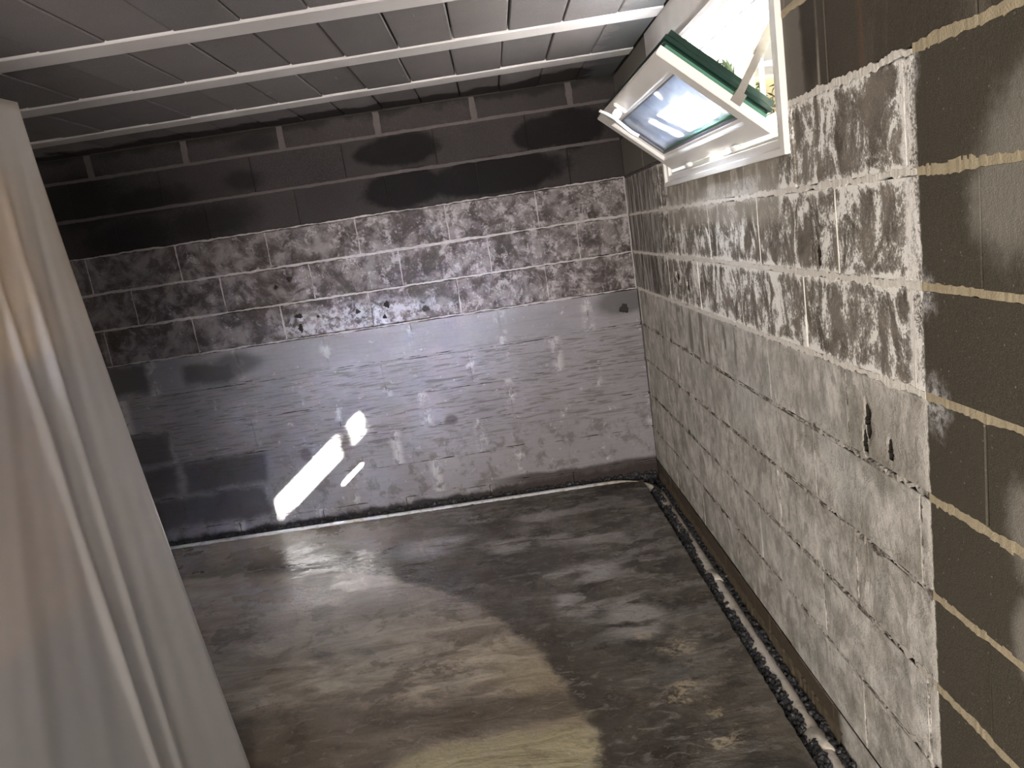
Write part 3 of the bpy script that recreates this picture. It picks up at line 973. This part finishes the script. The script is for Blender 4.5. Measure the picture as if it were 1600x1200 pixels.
# lintel above the window and the brown ledge at the foot of the wall
link('lintel', boxes_mesh('lintel', [((-0.004, LINTEL[0], WIN_Z1 + .002), (0.016, LINTEL[1], ZC))], 0.004), M['lintel'], wr)
V, F = [], []
n = 150
for i in range(n + 1):
    y = -0.06 - (2.39 - 0.06) * i / n
    j = random.uniform(-.0025, .0025)
    V += [(0.004, y, 0.018 + j), (-0.005, y, 0.014 + j), (-0.008 + j, y, -0.012), (-0.010 + j, y, -0.13)]
for i in range(n):
    for k in range(3):
        p = i * 4 + k
        F.append((p, p + 4, p + 5, p + 1))
link('mortar_ledge', mesh('mortar_ledge', V, F), M['fillet'], wr)

# ------------------------------------------------------------------ ceiling: precast joists and infill blocks
ce = link('ceiling', boxes_mesh('ceiling', [((X_LEFT - 0.2, Y_FRONT - 0.2, ZC + 0.05), (0.2, 0.216, ZC + 0.2))]), M['gap'], kind='structure')
JW = 0.122
def joist_y(i, x):
    if i == 0: return 0.0
    base = {1: -0.533, 2: -1.158}.get(i, -1.158 - 0.600 * (i - 2) + 0.012)
    return base - {1: 0.031, 2: 0.033}.get(i, 0.020) * x
for i in range(1, 10):
    V, F = [], []
    for x in (X_LEFT, 0.0):
        yc = joist_y(i, x)
        for dy, z in ((-JW / 2, ZC + .05), (-JW / 2, ZC + .004), (-JW / 2 + .005, ZC), (JW / 2 - .005, ZC), (JW / 2, ZC + .004), (JW / 2, ZC + .05)):
            V.append((x, yc + dy, z))
    F += [(k, k + 1, k + 7, k + 6) for k in range(5)] + [(5, 0, 6, 11), tuple(range(6)), tuple(range(11, 5, -1))]
    link('joist', mesh('joist', V, F), M['joist'], ce)
for i in range(0, 6):
    x1 = 0.0
    off = {0: -0.2, 1: -0.195, 2: -0.174, 3: -0.165}.get(i, -0.18)
    edges = [0.0, off]
    while edges[-1] > -3.4:
        edges.append(edges[-1] - 0.2075)
    for a, b in zip(edges[:-1], edges[1:]):
        g_ = random.choice((0.002, 0.003, 0.005, 0.0065))
        xa, xb = a - g_ / 2, b + g_ / 2
        dz = 0.006 + random.uniform(-0.002, 0.003)
        V, F = [], []
        top = [(x, (joist_y(i, x) - (JW / 2 + .002 if i else 0.0)), joist_y(i + 1, x) + JW / 2 + .002) for x in (xb, xa)]
        c = 0.004
        for z, ins in ((ZC + dz, c), (ZC + dz + c, 0), (ZC + .055, 0)):
            (l, lf, ln), (r_, rf, rn) = top
            V += [(l + ins, ln + ins, z), (r_ - ins, rn + ins, z), (r_ - ins, rf - ins, z), (l + ins, lf - ins, z)]
        F += [(0, 1, 2, 3)]
        for q in range(2):
            for e in range(4):
                f_ = (e + 1) % 4
                F.append((q * 4 + e, q * 4 + f_, q * 4 + 4 + f_, q * 4 + 4 + e))
        link('infill_block', mesh('infill_block', V, F), M['ceil'], ce)

# ------------------------------------------------------------------ window_1
T = math.radians(49.5)
UY = Vector((0, 1, 0))
SU = Vector((-math.sin(T), 0, math.cos(T)))        # up the open sash
SN = Vector((math.cos(T), 0, math.sin(T)))         # towards the sash's outer face
HINGE = Vector((0.0, -2.2, 1.652))
SW, SH = 1.10, 0.368
win = empty('window_1', (0.03, -1.65, 1.65), 'structure')
win['label'] = 'bottom-hinged white window tilted open into the cellar'
wloc = Vector(win.location)

def wlink(name, me, mat, parent=win):
    o = link(name, me, mat, parent)
    if parent is win:
        o.matrix_parent_inverse = Matrix.Translation(-wloc)
    else:
        o.matrix_parent_inverse = Matrix.Identity(4)
    return o

# fixed frame: stepped profile swept round the opening (depth x, inset from outer edge)
prof = [(0.012, 0.0), (-0.016, 0.0), (-0.016, 0.020), (-0.006, 0.026), (-0.006, 0.050), (0.006, 0.056), (0.006, 0.066), (0.060, 0.072), (0.060, 0.086), (0.105, 0.086), (0.105, 0.0)]
V, F = [], []
ins_b = {0: 0, 1: 0}
for (px, ins) in prof:
    for (cy, cz, sy, sz) in ((WIN_Y0, WIN_Z0, 1, 1), (WIN_Y1, WIN_Z0, -1, 1), (WIN_Y1, WIN_Z1, -1, -1), (WIN_Y0, WIN_Z1, 1, -1)):
        V.append((px, cy + sy * ins * (1.25 if sy > 0 else 1.0), cz + sz * ins * 0.80))
n = len(prof)
for i in range(n):
    j = (i + 1) % n
    for k in range(4):
        m_ = (k + 1) % 4
        F.append((i * 4 + k, i * 4 + m_, j * 4 + m_, j * 4 + k))
wlink('window_frame', mesh('window_frame', V, F), M['white_pvc'])
# drip rail under the frame
# weather groove line on the frame head
wlink('head_seal', boxes_mesh('head_seal', [((0.054, WIN_Y0 + .1, WIN_Z1 - .062), (0.062, WIN_Y1 - .1, WIN_Z1 - .056))]), M['seal'])

def sash_pt(a, u, d):
    return HINGE + UY * a + SU * u + SN * d

def sash_ring(name, a0, a1, u0, u1, prof):
    """prof: (inset, depth) loop"""
    V, F = [], []
    for ins, d in prof:
        for (a, u) in ((a0 + ins, u0 + ins), (a1 - ins, u0 + ins), (a1 - ins, u1 - ins), (a0 + ins, u1 - ins)):
            V.append(sash_pt(a, u, d))
    n = len(prof)
    for i in range(n):
        j = (i + 1) % n
        for k in range(4):
            m_ = (k + 1) % 4
            F.append((i * 4 + k, i * 4 + m_, j * 4 + m_, j * 4 + k))
    return mesh(name, V, F)

sash = wlink('sash', sash_ring('sash', 0, SW, 0, SH, [(0.0, 0.003), (0.003, 0.0), (0.058, 0.0), (0.062, 0.004), (0.066, 0.012), (0.074, 0.014), (0.078, 0.018), (0.078, 0.024), (0.0, 0.024)]), M['white_pvc'])
def spart(name, me, mat):
    o = link(name, me, mat, sash)
    return o
spart('green_cladding', sash_ring('green_cladding', 0.030, SW - 0.030, 0.034, SH - 0.004, [(0.0, 0.036), (0.0, 0.046), (-0.006, 0.050), (-0.006, 0.060), (0.0, 0.064), (0.0, 0.078), (0.012, 0.082), (0.060, 0.082), (0.060, 0.036)]), M['green_pvc'])['label'] = 'dark green outer side of the sash'
spart('green_edge', sash_ring('green_edge', 0.010, SW - 0.010, 0.030, SH - 0.008, [(0.0, 0.024), (0.0, 0.028), (0.004, 0.029), (0.004, 0.0365), (0.060, 0.0365), (0.060, 0.024)]), M['green_seal'])['label'] = 'pale green edge strip'
V = [sash_pt(a, u, d) for d in (0.026, 0.032) for (a, u) in ((.07, .07), (SW - .07, .07), (SW - .07, SH - .07), (.07, SH - .07))]
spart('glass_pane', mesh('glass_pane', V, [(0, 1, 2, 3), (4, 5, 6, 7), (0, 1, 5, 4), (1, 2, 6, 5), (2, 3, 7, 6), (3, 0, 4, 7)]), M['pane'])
# glazing gasket
spart('gasket', sash_ring('gasket', 0.078, SW - 0.078, 0.078, SH - 0.078, [(-0.002, 0.016), (-0.002, 0.027), (0.005, 0.027), (0.005, 0.020)]), M['seal'])
# lever handle: base box on the top rail and a curved lever crossing it
def sash_box(a0, a1, u0, u1, d0, d1, V, F):
    n0 = len(V)
    for d in (d0, d1):
        for (a, u) in ((a0, u0), (a1, u0), (a1, u1), (a0, u1)):
            V.append(sash_pt(a, u, d))
    F += [tuple(n0 + i for i in f) for f in ((0, 3, 2, 1), (4, 5, 6, 7), (0, 1, 5, 4), (1, 2, 6, 5), (2, 3, 7, 6), (3, 0, 4, 7))]
HA = 0.70
V, F = [], []
sash_box(HA - .020, HA + .020, SH - .060, SH - .006, -.012, 0.001, V, F)
sash_box(HA - .013, HA + .013, SH - .050, SH - .020, -.040, -.012, V, F)
me = mesh('handle', V, F)
bm = bmesh.new(); bm.from_mesh(me)
bmesh.ops.bevel(bm, geom=list(bm.edges), offset=0.004, segments=2, affect='EDGES', clamp_overlap=True)
bm.to_mesh(me); bm.free()
spart('handle_base', me, M['white_pvc'])
V, F = [], []
lev = [(SH + .022, -.050, .006), (SH - .005, -.046, .010), (SH - .035, -.044, .012), (SH - .065, -.047, .011), (SH - .10, -.050, .010), (SH - .125, -.050, .008), (SH - .140, -.047, .005)]
for u, d, hw in lev:
    V += [sash_pt(HA - hw, u, d - .004), sash_pt(HA + hw, u, d - .004), sash_pt(HA + hw, u, d + .005), sash_pt(HA - hw, u, d + .005)]
for i in range(len(lev) - 1):
    for k in range(4):
        m_ = (k + 1) % 4
        F.append((i * 4 + k, i * 4 + m_, (i + 1) * 4 + m_, (i + 1) * 4 + k))
F += [(0, 1, 2, 3), tuple(len(V) - 4 + k for k in range(4))]
spart('handle', mesh('handle', V, F, True), M['white_pvc'])
for (ya, yb) in ((-2.19, -1.79), (-1.665, -1.11)):  # strips added to cut the sun streak under the sash, one gap left
    wlink('sun_stop_strip', boxes_mesh('sun_stop_strip', [((0.056, ya, 1.640), (0.068, yb, 1.716))], .002), M['white_pvc'])
# hinges on the bottom rail
for yy in (-1.93, -1.40):
    me = tube_mesh('hinge', [(-0.012, yy - .028, 1.648), (-0.012, yy - .012, 1.648), (-0.012, yy + .012, 1.648), (-0.012, yy + .028, 1.648)], [.007, .010, .010, .007], 12)
    wlink('hinge', me, M['white_pvc'])
# metal stay from the sash's near edge to the jamb
A, B = sash_pt(-0.006, 0.130, 0.030), Vector((0.035, -2.205, 1.935))
Vv = B - A
mid = A + Vv * 0.55
side = Vector((0, 1, 0))
nrm = Vv.cross(side).normalized()
V, F = [], []
for (p, q, hw, dy) in ((A - Vv * .06, A + Vv * .58, .010, 0.0), (A + Vv * .50, B, .013, .005)):
    n0 = len(V)
    for t_ in (p, q):
        for sx, sy in ((-1, 0), (1, 0), (1, 1), (-1, 1)):
            V.append(t_ + nrm * hw * sx + side * (dy + .004 * sy))
    F += [tuple(n0 + i for i in f) for f in ((0, 1, 2, 3), (4, 5, 6, 7), (0, 1, 5, 4), (1, 2, 6, 5), (2, 3, 7, 6), (3, 0, 4, 7))]
wlink('stay_arm', mesh('stay_arm', V, F), M['steel'])
V, F = [], []
sash_box(-0.008, 0.012, 0.112, 0.142, .010, .040, V, F)
spart('stay_bracket', mesh('stay_bracket', V, F), M['steel'])

# ------------------------------------------------------------------ drain pipe and gravel
pr = 0.030
pts = []
for i in range(40):
    pts.append((-0.055, -6.4 + (6.4 - 0.30) * i / 39, -0.040))
for i in range(1, 11):
    a = math.pi / 2 * i / 10
    pts.append((-0.055 - 0.23 * (1 - math.cos(a)), -0.30 + 0.238 * math.sin(a), -0.040 + 0.018 * i / 10))
for i in range(1, 40):
    pts.append((-0.285 - 3.3 * i / 39, -0.060, -0.022))
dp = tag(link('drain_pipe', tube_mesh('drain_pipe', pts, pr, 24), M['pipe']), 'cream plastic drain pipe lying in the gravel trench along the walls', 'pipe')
for yy in (-1.325, -2.36):
    cpl = link('coupling', tube_mesh('coupling', [(-0.055, yy - .045, -.040), (-0.055, yy - .042, -.040), (-0.055, yy + .042, -.040), (-0.055, yy + .045, -.040)], [.031, .0345, .0345, .031], 24), M['pipe'], dp)

def stones(name, n, place, size):
    V, F = [], []
    t = (1 + 5 ** .5) / 2
    ico = [(-1, t, 0), (1, t, 0), (-1, -t, 0), (1, -t, 0), (0, -1, t), (0, 1, t), (0, -1, -t), (0, 1, -t), (t, 0, -1), (t, 0, 1), (-t, 0, -1), (-t, 0, 1)]
    fc = [(0, 11, 5), (0, 5, 1), (0, 1, 7), (0, 7, 10), (0, 10, 11), (1, 5, 9), (5, 11, 4), (11, 10, 2), (10, 7, 6), (7, 1, 8), (3, 9, 4), (3, 4, 2), (3, 2, 6), (3, 6, 8), (3, 8, 9), (4, 9, 5), (2, 4, 11), (6, 2, 10), (8, 6, 7), (9, 8, 1)]
    r = random.Random(11)
    for _ in range(n):
        c = Vector(place(r))
        sz = r.uniform(*size) / 1.9
        rot = Matrix.Rotation(r.uniform(0, 6.28), 3, Vector((r.random() - .5, r.random() - .5, r.random() - .5)).normalized())
        sc = Vector((r.uniform(.7, 1.3), r.uniform(.7, 1.3), r.uniform(.5, .9)))
        n0 = len(V)
        for p in ico:
            q = Vector((p[0] * sc.x, p[1] * sc.y, p[2] * sc.z)) * sz * r.uniform(.8, 1.15)
            V.append(c + rot @ q)
        F += [(a + n0, b + n0, d + n0) for a, b, d in fc]
    me = bpy.data.meshes.new(name)
    me.from_pydata([tuple(v) for v in V], [], F)
    return link(name, me, M['gravel'], None, 'stuff')

def g_right(r):
    y = -0.08 - (r.random() ** 0.9) * 3.1
    if r.random() < 0.62:
        u = r.random()
        x = -0.104 + 0.034 * u
        z = -0.033 + 0.022 * u * r.uniform(.6, 1.2) + r.uniform(-.012, .004) + 0.006 * math.sin(y * 17) + .004 * math.sin(y * 41)
        if -1.0 < y:
            x += 0.012
            z += 0.004
    else:
        x = -0.031 + 0.023 * r.random()
        z = -0.026 + r.uniform(-.02, .010) + 0.006 * math.sin(y * 13)
    return (x, y, z)
gr = tag(stones('gravel', 4200, g_right, (0.007, 0.013)), 'black gravel packed round the drain pipe beside the right wall', 'gravel')
def g_back(r):
    x = -0.02 - r.random() * 3.5
    if r.random() < 0.80:
        y = -0.034 + 0.030 * r.random()
        z = -0.028 + 0.030 * (y + .034) / .03 + r.uniform(-.012, .012)
    else:
        y = -0.082 + r.random() * .05
        z = -0.016 + r.uniform(-.010, .008)
        if math.sin(x * 9) + math.sin(x * 23 + 1) < 0.9:
            y, z = -0.025, -0.02
    return (x, y, z)
tag(stones('gravel', 3000, g_back, (0.008, 0.017)), 'black gravel heaped in the trench under the back wall', 'gravel')

# ------------------------------------------------------------------ sheeted stack on the left
def lerp(a, b, t): return a + (b - a) * t
ZT = 2.036
def sheet_mesh():
    NH, NS = 70, 260
    V, F = [], []
    # perimeter: back face (x from -3.1 to the corner), rounded corner, side face (y from the corner towards the camera)
    for j in range(NH + 1):
        t = j / NH                        # 0 top, 1 floor
        z = lerp(ZT, 0.002, t)
        cx_ = lerp(-1.962, -1.742, t ** 1.15)
        cy_ = lerp(-2.055, -2.125, t)
        rad = lerp(0.025, 0.05, t)
        for i in range(NS + 1):
            q = i / NS
            if q < 0.30:
                x = lerp(-3.1, cx_ - rad, q / 0.30)
                y = cy_
                nx, ny = 0, 1
                s_ = (x + 3.1)
            elif q < 0.36:
                a = math.pi / 2 * (1 - (q - 0.30) / 0.06)
                x, y = cx_ - rad + rad * math.cos(a), cy_ - rad + rad * math.sin(a)
                nx, ny = math.cos(a), math.sin(a)
            else:
                w = (q - 0.36) / 0.64
                y = lerp(cy_ - rad, -3.35, w)
                x = cx_ - 0.10 * w * (1 - t)
                nx, ny = 1, 0
                # folds fan out from the top corner
                along = (cy_ - y)
                fan = along / (0.10 + 0.55 * t)
                amp = 0.005 * min(1, t * 2.2) * min(1, along / 0.05)
                d = amp * (math.sin(fan * 9.0) * 0.5 + 0.35 * math.sin(fan * 17 + 1.3) + 0.25 * math.sin(fan * 31 + 0.4))
                d += 0.012 * math.exp(-((along - 0.16 - 0.22 * t) / 0.016) ** 2) * min(1, 2 * t)
                d += 0.012 * math.exp(-((along - 0.27 - 0.20 * t) / 0.014) ** 2) * min(1, 2 * t)
                x += d
            V.append((x, y, z))
    W = NS + 1
    for j in range(NH):
        for i in range(NS):
            a = j * W + i
            F.append((a, a + 1, a + W + 1, a + W))
    # top, sagging a little between its edges
    rim = [V[i] for i in range(W)]
    c0 = len(V)
    for k in range(1, 9):
        f = k / 8
        for p in rim:
            V.append((lerp(p[0], -2.6, f), lerp(p[1], -2.7, f), p[2] + 0.012 * math.sin(f * 3.1)))
    for k in range(8):
        b0 = 0 if k == 0 else c0 + (k - 1) * W
        b1 = c0 + k * W
        for i in range(NS):
            F.append((b0 + i, b0 + i + 1, b1 + i + 1, b1 + i))
    return mesh('plastic_sheet', V, F, True)
tag(link('plastic_sheet', sheet_mesh(), M['sheet']), 'milky polythene sheet draped over a tall stack, falling in long folds to the floor', 'plastic sheet')

M['card'] = plain('tan_cardboard', (0.84, 0.56, 0.25), 0.8, 0.12, 8)
M['card2'] = plain('russet_board', (0.36, 0.22, 0.14), 0.8, 0.25, 8)
M['card3'] = plain('slate_board', (0.10, 0.10, 0.12), 0.8, 0.25, 8)
def carton(name, a, b, mat, label):
    root = empty(name, ((a[0] + b[0]) / 2, (a[1] + b[1]) / 2, a[2]), label=label, cat='box')
    c = Vector(root.location)
    def part(n, x0, x1, y0, y1, z0, z1, m, bv=0.006):
        return link(n, boxes_mesh(n, [((x0 - c.x, y0 - c.y, z0 - c.z), (x1 - c.x, y1 - c.y, z1 - c.z))], bv), m, root)
    part('body', a[0], b[0], a[1], b[1], a[2], b[2] - .004, M[mat], .012)
    ym = (a[1] + b[1]) / 2
    part('flap', a[0] + .004, b[0] - .004, a[1] + .004, ym - .002, b[2] - .005, b[2], M[mat], .001)
    part('flap', a[0] + .004, b[0] - .004, ym + .002, b[1] - .004, b[2] - .005, b[2], M[mat], .001)
    return root
carton('carton', (-2.75, -3.2, 1.36), (-2.03, -2.10, 1.87), 'card', 'pale tan box blurred behind the sheet, topmost of its stack')
carton('carton', (-2.75, -3.2, 0.72), (-1.99, -2.30, 1.358), 'card2', 'russet box blurred behind the sheet, middle of its stack')
carton('carton', (-2.75, -3.2, 0.0), (-1.95, -2.42, 0.718), 'card3', 'dark box behind the sheet, standing on the floor')

# ------------------------------------------------------------------ outside the window
M['ground'] = plain('pale_paving', (0.09, 0.0885, 0.086), 0.9, 0.2, 6)
M['render'] = plain('cream_render', (0.32, 0.265, 0.14), 0.8, 0.06, 4)
M['fascia'] = plain('white_fascia', (0.60, 0.59, 0.56), 0.7, 0.04, 4)
M['lilac'] = plain('lilac_grey_iron', (0.12, 0.105, 0.125), 0.6, 0.1, 8)
M['leaf'] = mat_foliage('green_leaves', (0.022, 0.045, 0.016), (0.07, 0.10, 0.04))
M['leaf2'] = mat_foliage('tan_leaves', (0.055, 0.042, 0.018), (0.13, 0.105, 0.06))
M['bark'] = plain('bark', (0.10, 0.08, 0.06), 0.9)
ZG = 1.30
gd = link('ground', boxes_mesh('ground', [((0.55, -8, ZG - .2), (22, 24, ZG))]), M['ground'], kind='structure')

porch = empty('porch', (2.2, 3.6, ZG), label='white beamed porch on cream posts seen through the open window', cat='porch')
def pp(name, a, b, m, bv=0.01, root=porch):
    c = root.location
    return link(name, boxes_mesh(name, [(tuple(a[i] - c[i] for i in range(3)), tuple(b[i] - c[i] for i in range(3)))], bv), M[m], root)
pp('beam', (1.0, 3.42, 3.06), (5.2, 3.70, 3.30), 'fascia')
pp('shade_roof', (0.9, -1.0, 3.30), (7.0, 8.15, 3.38), 'fascia')  # spread out of sight past the porch, added to shade the view outside
pp('post', (0.95, -0.95, ZG), (1.07, -0.83, 3.30), 'render')
pp('post', (6.8, -0.95, ZG), (6.92, -0.83, 3.30), 'render')
pp('post', (1.86, 3.48, ZG), (2.0, 3.66, 3.06), 'render')
pp('post', (3.7, 3.48, ZG), (3.9, 3.66, 3.06), 'render')

gate = empty('iron_gate', (2.1, 3.2, ZG), label='lilac grey iron frame standing before the porch outside the window', cat='gate')
pp('upright', (1.945, 3.18, ZG), (1.985, 3.22, 3.05), 'lilac', .004, gate)
pp('upright', (2.60, 3.18, ZG), (2.64, 3.22, 3.05), 'lilac', .004, gate)
pp('rail', (1.985, 3.185, 2.66), (2.60, 3.215, 2.71), 'lilac', .004, gate)
pp('rail', (1.985, 3.185, 1.50), (2.60, 3.215, 1.55), 'lilac', .004, gate)

house = empty('house', (3.0, 8.2, ZG), label='cream rendered house wall closing the view beyond the porch', cat='house')
pp('wall', (-2.0, 8.2, ZG), (9.0, 8.5, 5.2), 'render', .01, house)
pp('wall', (8.7, 1.0, ZG), (9.0, 8.2, 5.2), 'render', .01, house)  # unseen side wall, added to hold sky light off the porch
pp('eaves', (-2.2, 8.0, 5.2), (9.1, 8.7, 5.3), 'fascia', .01, house)

def shrub(name, label, c, rad, n, leafm, seed, leaf=0.10, trunk=True, cat='tree', cut=None):
    r = random.Random(seed)
    root = empty(name, (c[0], c[1], ZG), label=label, cat=cat)
    V, F = [], []
    for _ in range(n):
        while True:
            p = Vector((r.uniform(-1, 1), r.uniform(-1, 1), r.uniform(-1, 1)))
            if 0.25 < p.length < 1: break
        p = Vector((p.x * rad[0], p.y * rad[1], p.z * rad[2] + c[2] - ZG))
        a = Vector((r.gauss(0, 1), r.gauss(0, 1), r.gauss(0, 1))).normalized()
        b = a.orthogonal().normalized()
        d = a.cross(b)
        L = leaf * r.uniform(.6, 1.3)
        n0 = len(V)
        V += [p - a * L, p + b * L * .4 + d * L * .08, p + a * L, p - b * L * .4 + d * L * .08]
        F.append((n0, n0 + 1, n0 + 2, n0 + 3))
    me = bpy.data.meshes.new('leaves')
    me.from_pydata([tuple(v) for v in V], [], F)
    o = link('leaves', me, M[leafm], root, 'stuff')
    link('stem', tube_mesh('stem', [(0, 0, 0), (0.03, 0.02, (c[2] - ZG) * .5), (0, 0, c[2] - ZG)], [.05, .04, .02], 10), M['bark'], root)
    return root
shrub('garden_tree', 'leafy green shrub beyond the porch post outside the window', (1.95, 5.6, 2.52), (0.95, 0.6, 0.74), 1500, 'leaf', 3, 0.08)
shrub('garden_tree', 'tan leaved tree behind the iron frame outside the window', (3.75, 5.6, 2.52), (0.85, 0.6, 0.74), 1500, 'leaf2', 5, 0.08)
# a young tree beside the window on the sunny side: its crown breaks up the sunbeam
r = random.Random(21)
kx = 1.35
def sunward(y, z):
    return Vector((kx, y - kx * 0.935, z + kx * 0.775))
root = empty('young_tree', (kx, -2.45, ZG), label='young tree standing in the sun outside beside the window', cat='tree')
rt = Vector(root.location)
V, F = [], []
def leafclump(y, z, rad, n, L0):
    c = sunward(y, z) - rt
    for _ in range(n):
        while True:
            p = Vector((r.uniform(-1, 1), r.uniform(-1, 1), r.uniform(-1, 1)))
            if p.length < 1: break
        p = Vector((p.x * rad[0], p.y * rad[1], p.z * rad[2])) + c
        a_ = Vector((r.gauss(0, 1), r.gauss(0, 1), r.gauss(0, 1))).normalized()
        b_ = a_.orthogonal().normalized()
        L = L0 * r.uniform(.7, 1.3)
        n0 = len(V)
        V.extend([p - a_ * L, p + b_ * L * .45, p + a_ * L, p - b_ * L * .45])
        F.append((n0, n0 + 1, n0 + 2, n0 + 3))
leafclump(-1.22, 1.80, (.25, .25, .34), 1500, .045)
leafclump(-1.672, 1.83, (.04, .014, .17), 420, .022)
leafclump(-2.02, 1.755, (.05, .07, .030), 60, .030)
me = bpy.data.meshes.new('leaves')
me.from_pydata([tuple(v) for v in V], [], F)
link('leaves', me, M['leaf'], root, 'stuff')
link('stem', tube_mesh('stem', [(0, 0, 0), (.0, -.02, .5), (0, -.05, 1.3)], [.03, .022, .01], 10), M['bark'], root)
for yy, zz in ((-1.68, 1.76), (-2.02, 1.755)):
    e_ = sunward(yy, zz) - rt
    link('branch', tube_mesh('branch', [(0, -.05, 1.3), tuple((e_ + Vector((0, -.05, 1.3))) * .5 + Vector((0, 0, .10))), tuple(e_)], [.007, .005, .003], 8), M['bark'], root)

for name_, label_ in (('floor', 'damp grey concrete floor slab with a sandy lighter area'),
                      ('wall_back', 'far concrete block wall, dark above and grey slurry coated below'),
                      ('wall_right', 'right hand concrete block wall with the open window'),
                      ('wall_left', 'plain wall behind the sheeted stack'),
                      ('wall_front', 'plain wall at the doorway end of the cellar'),
                      ('ceiling', 'block and joist ceiling with pale joists'),
                      ('ground', 'pale paving outside the window')):
    bpy.data.objects[name_]['label'] = label_
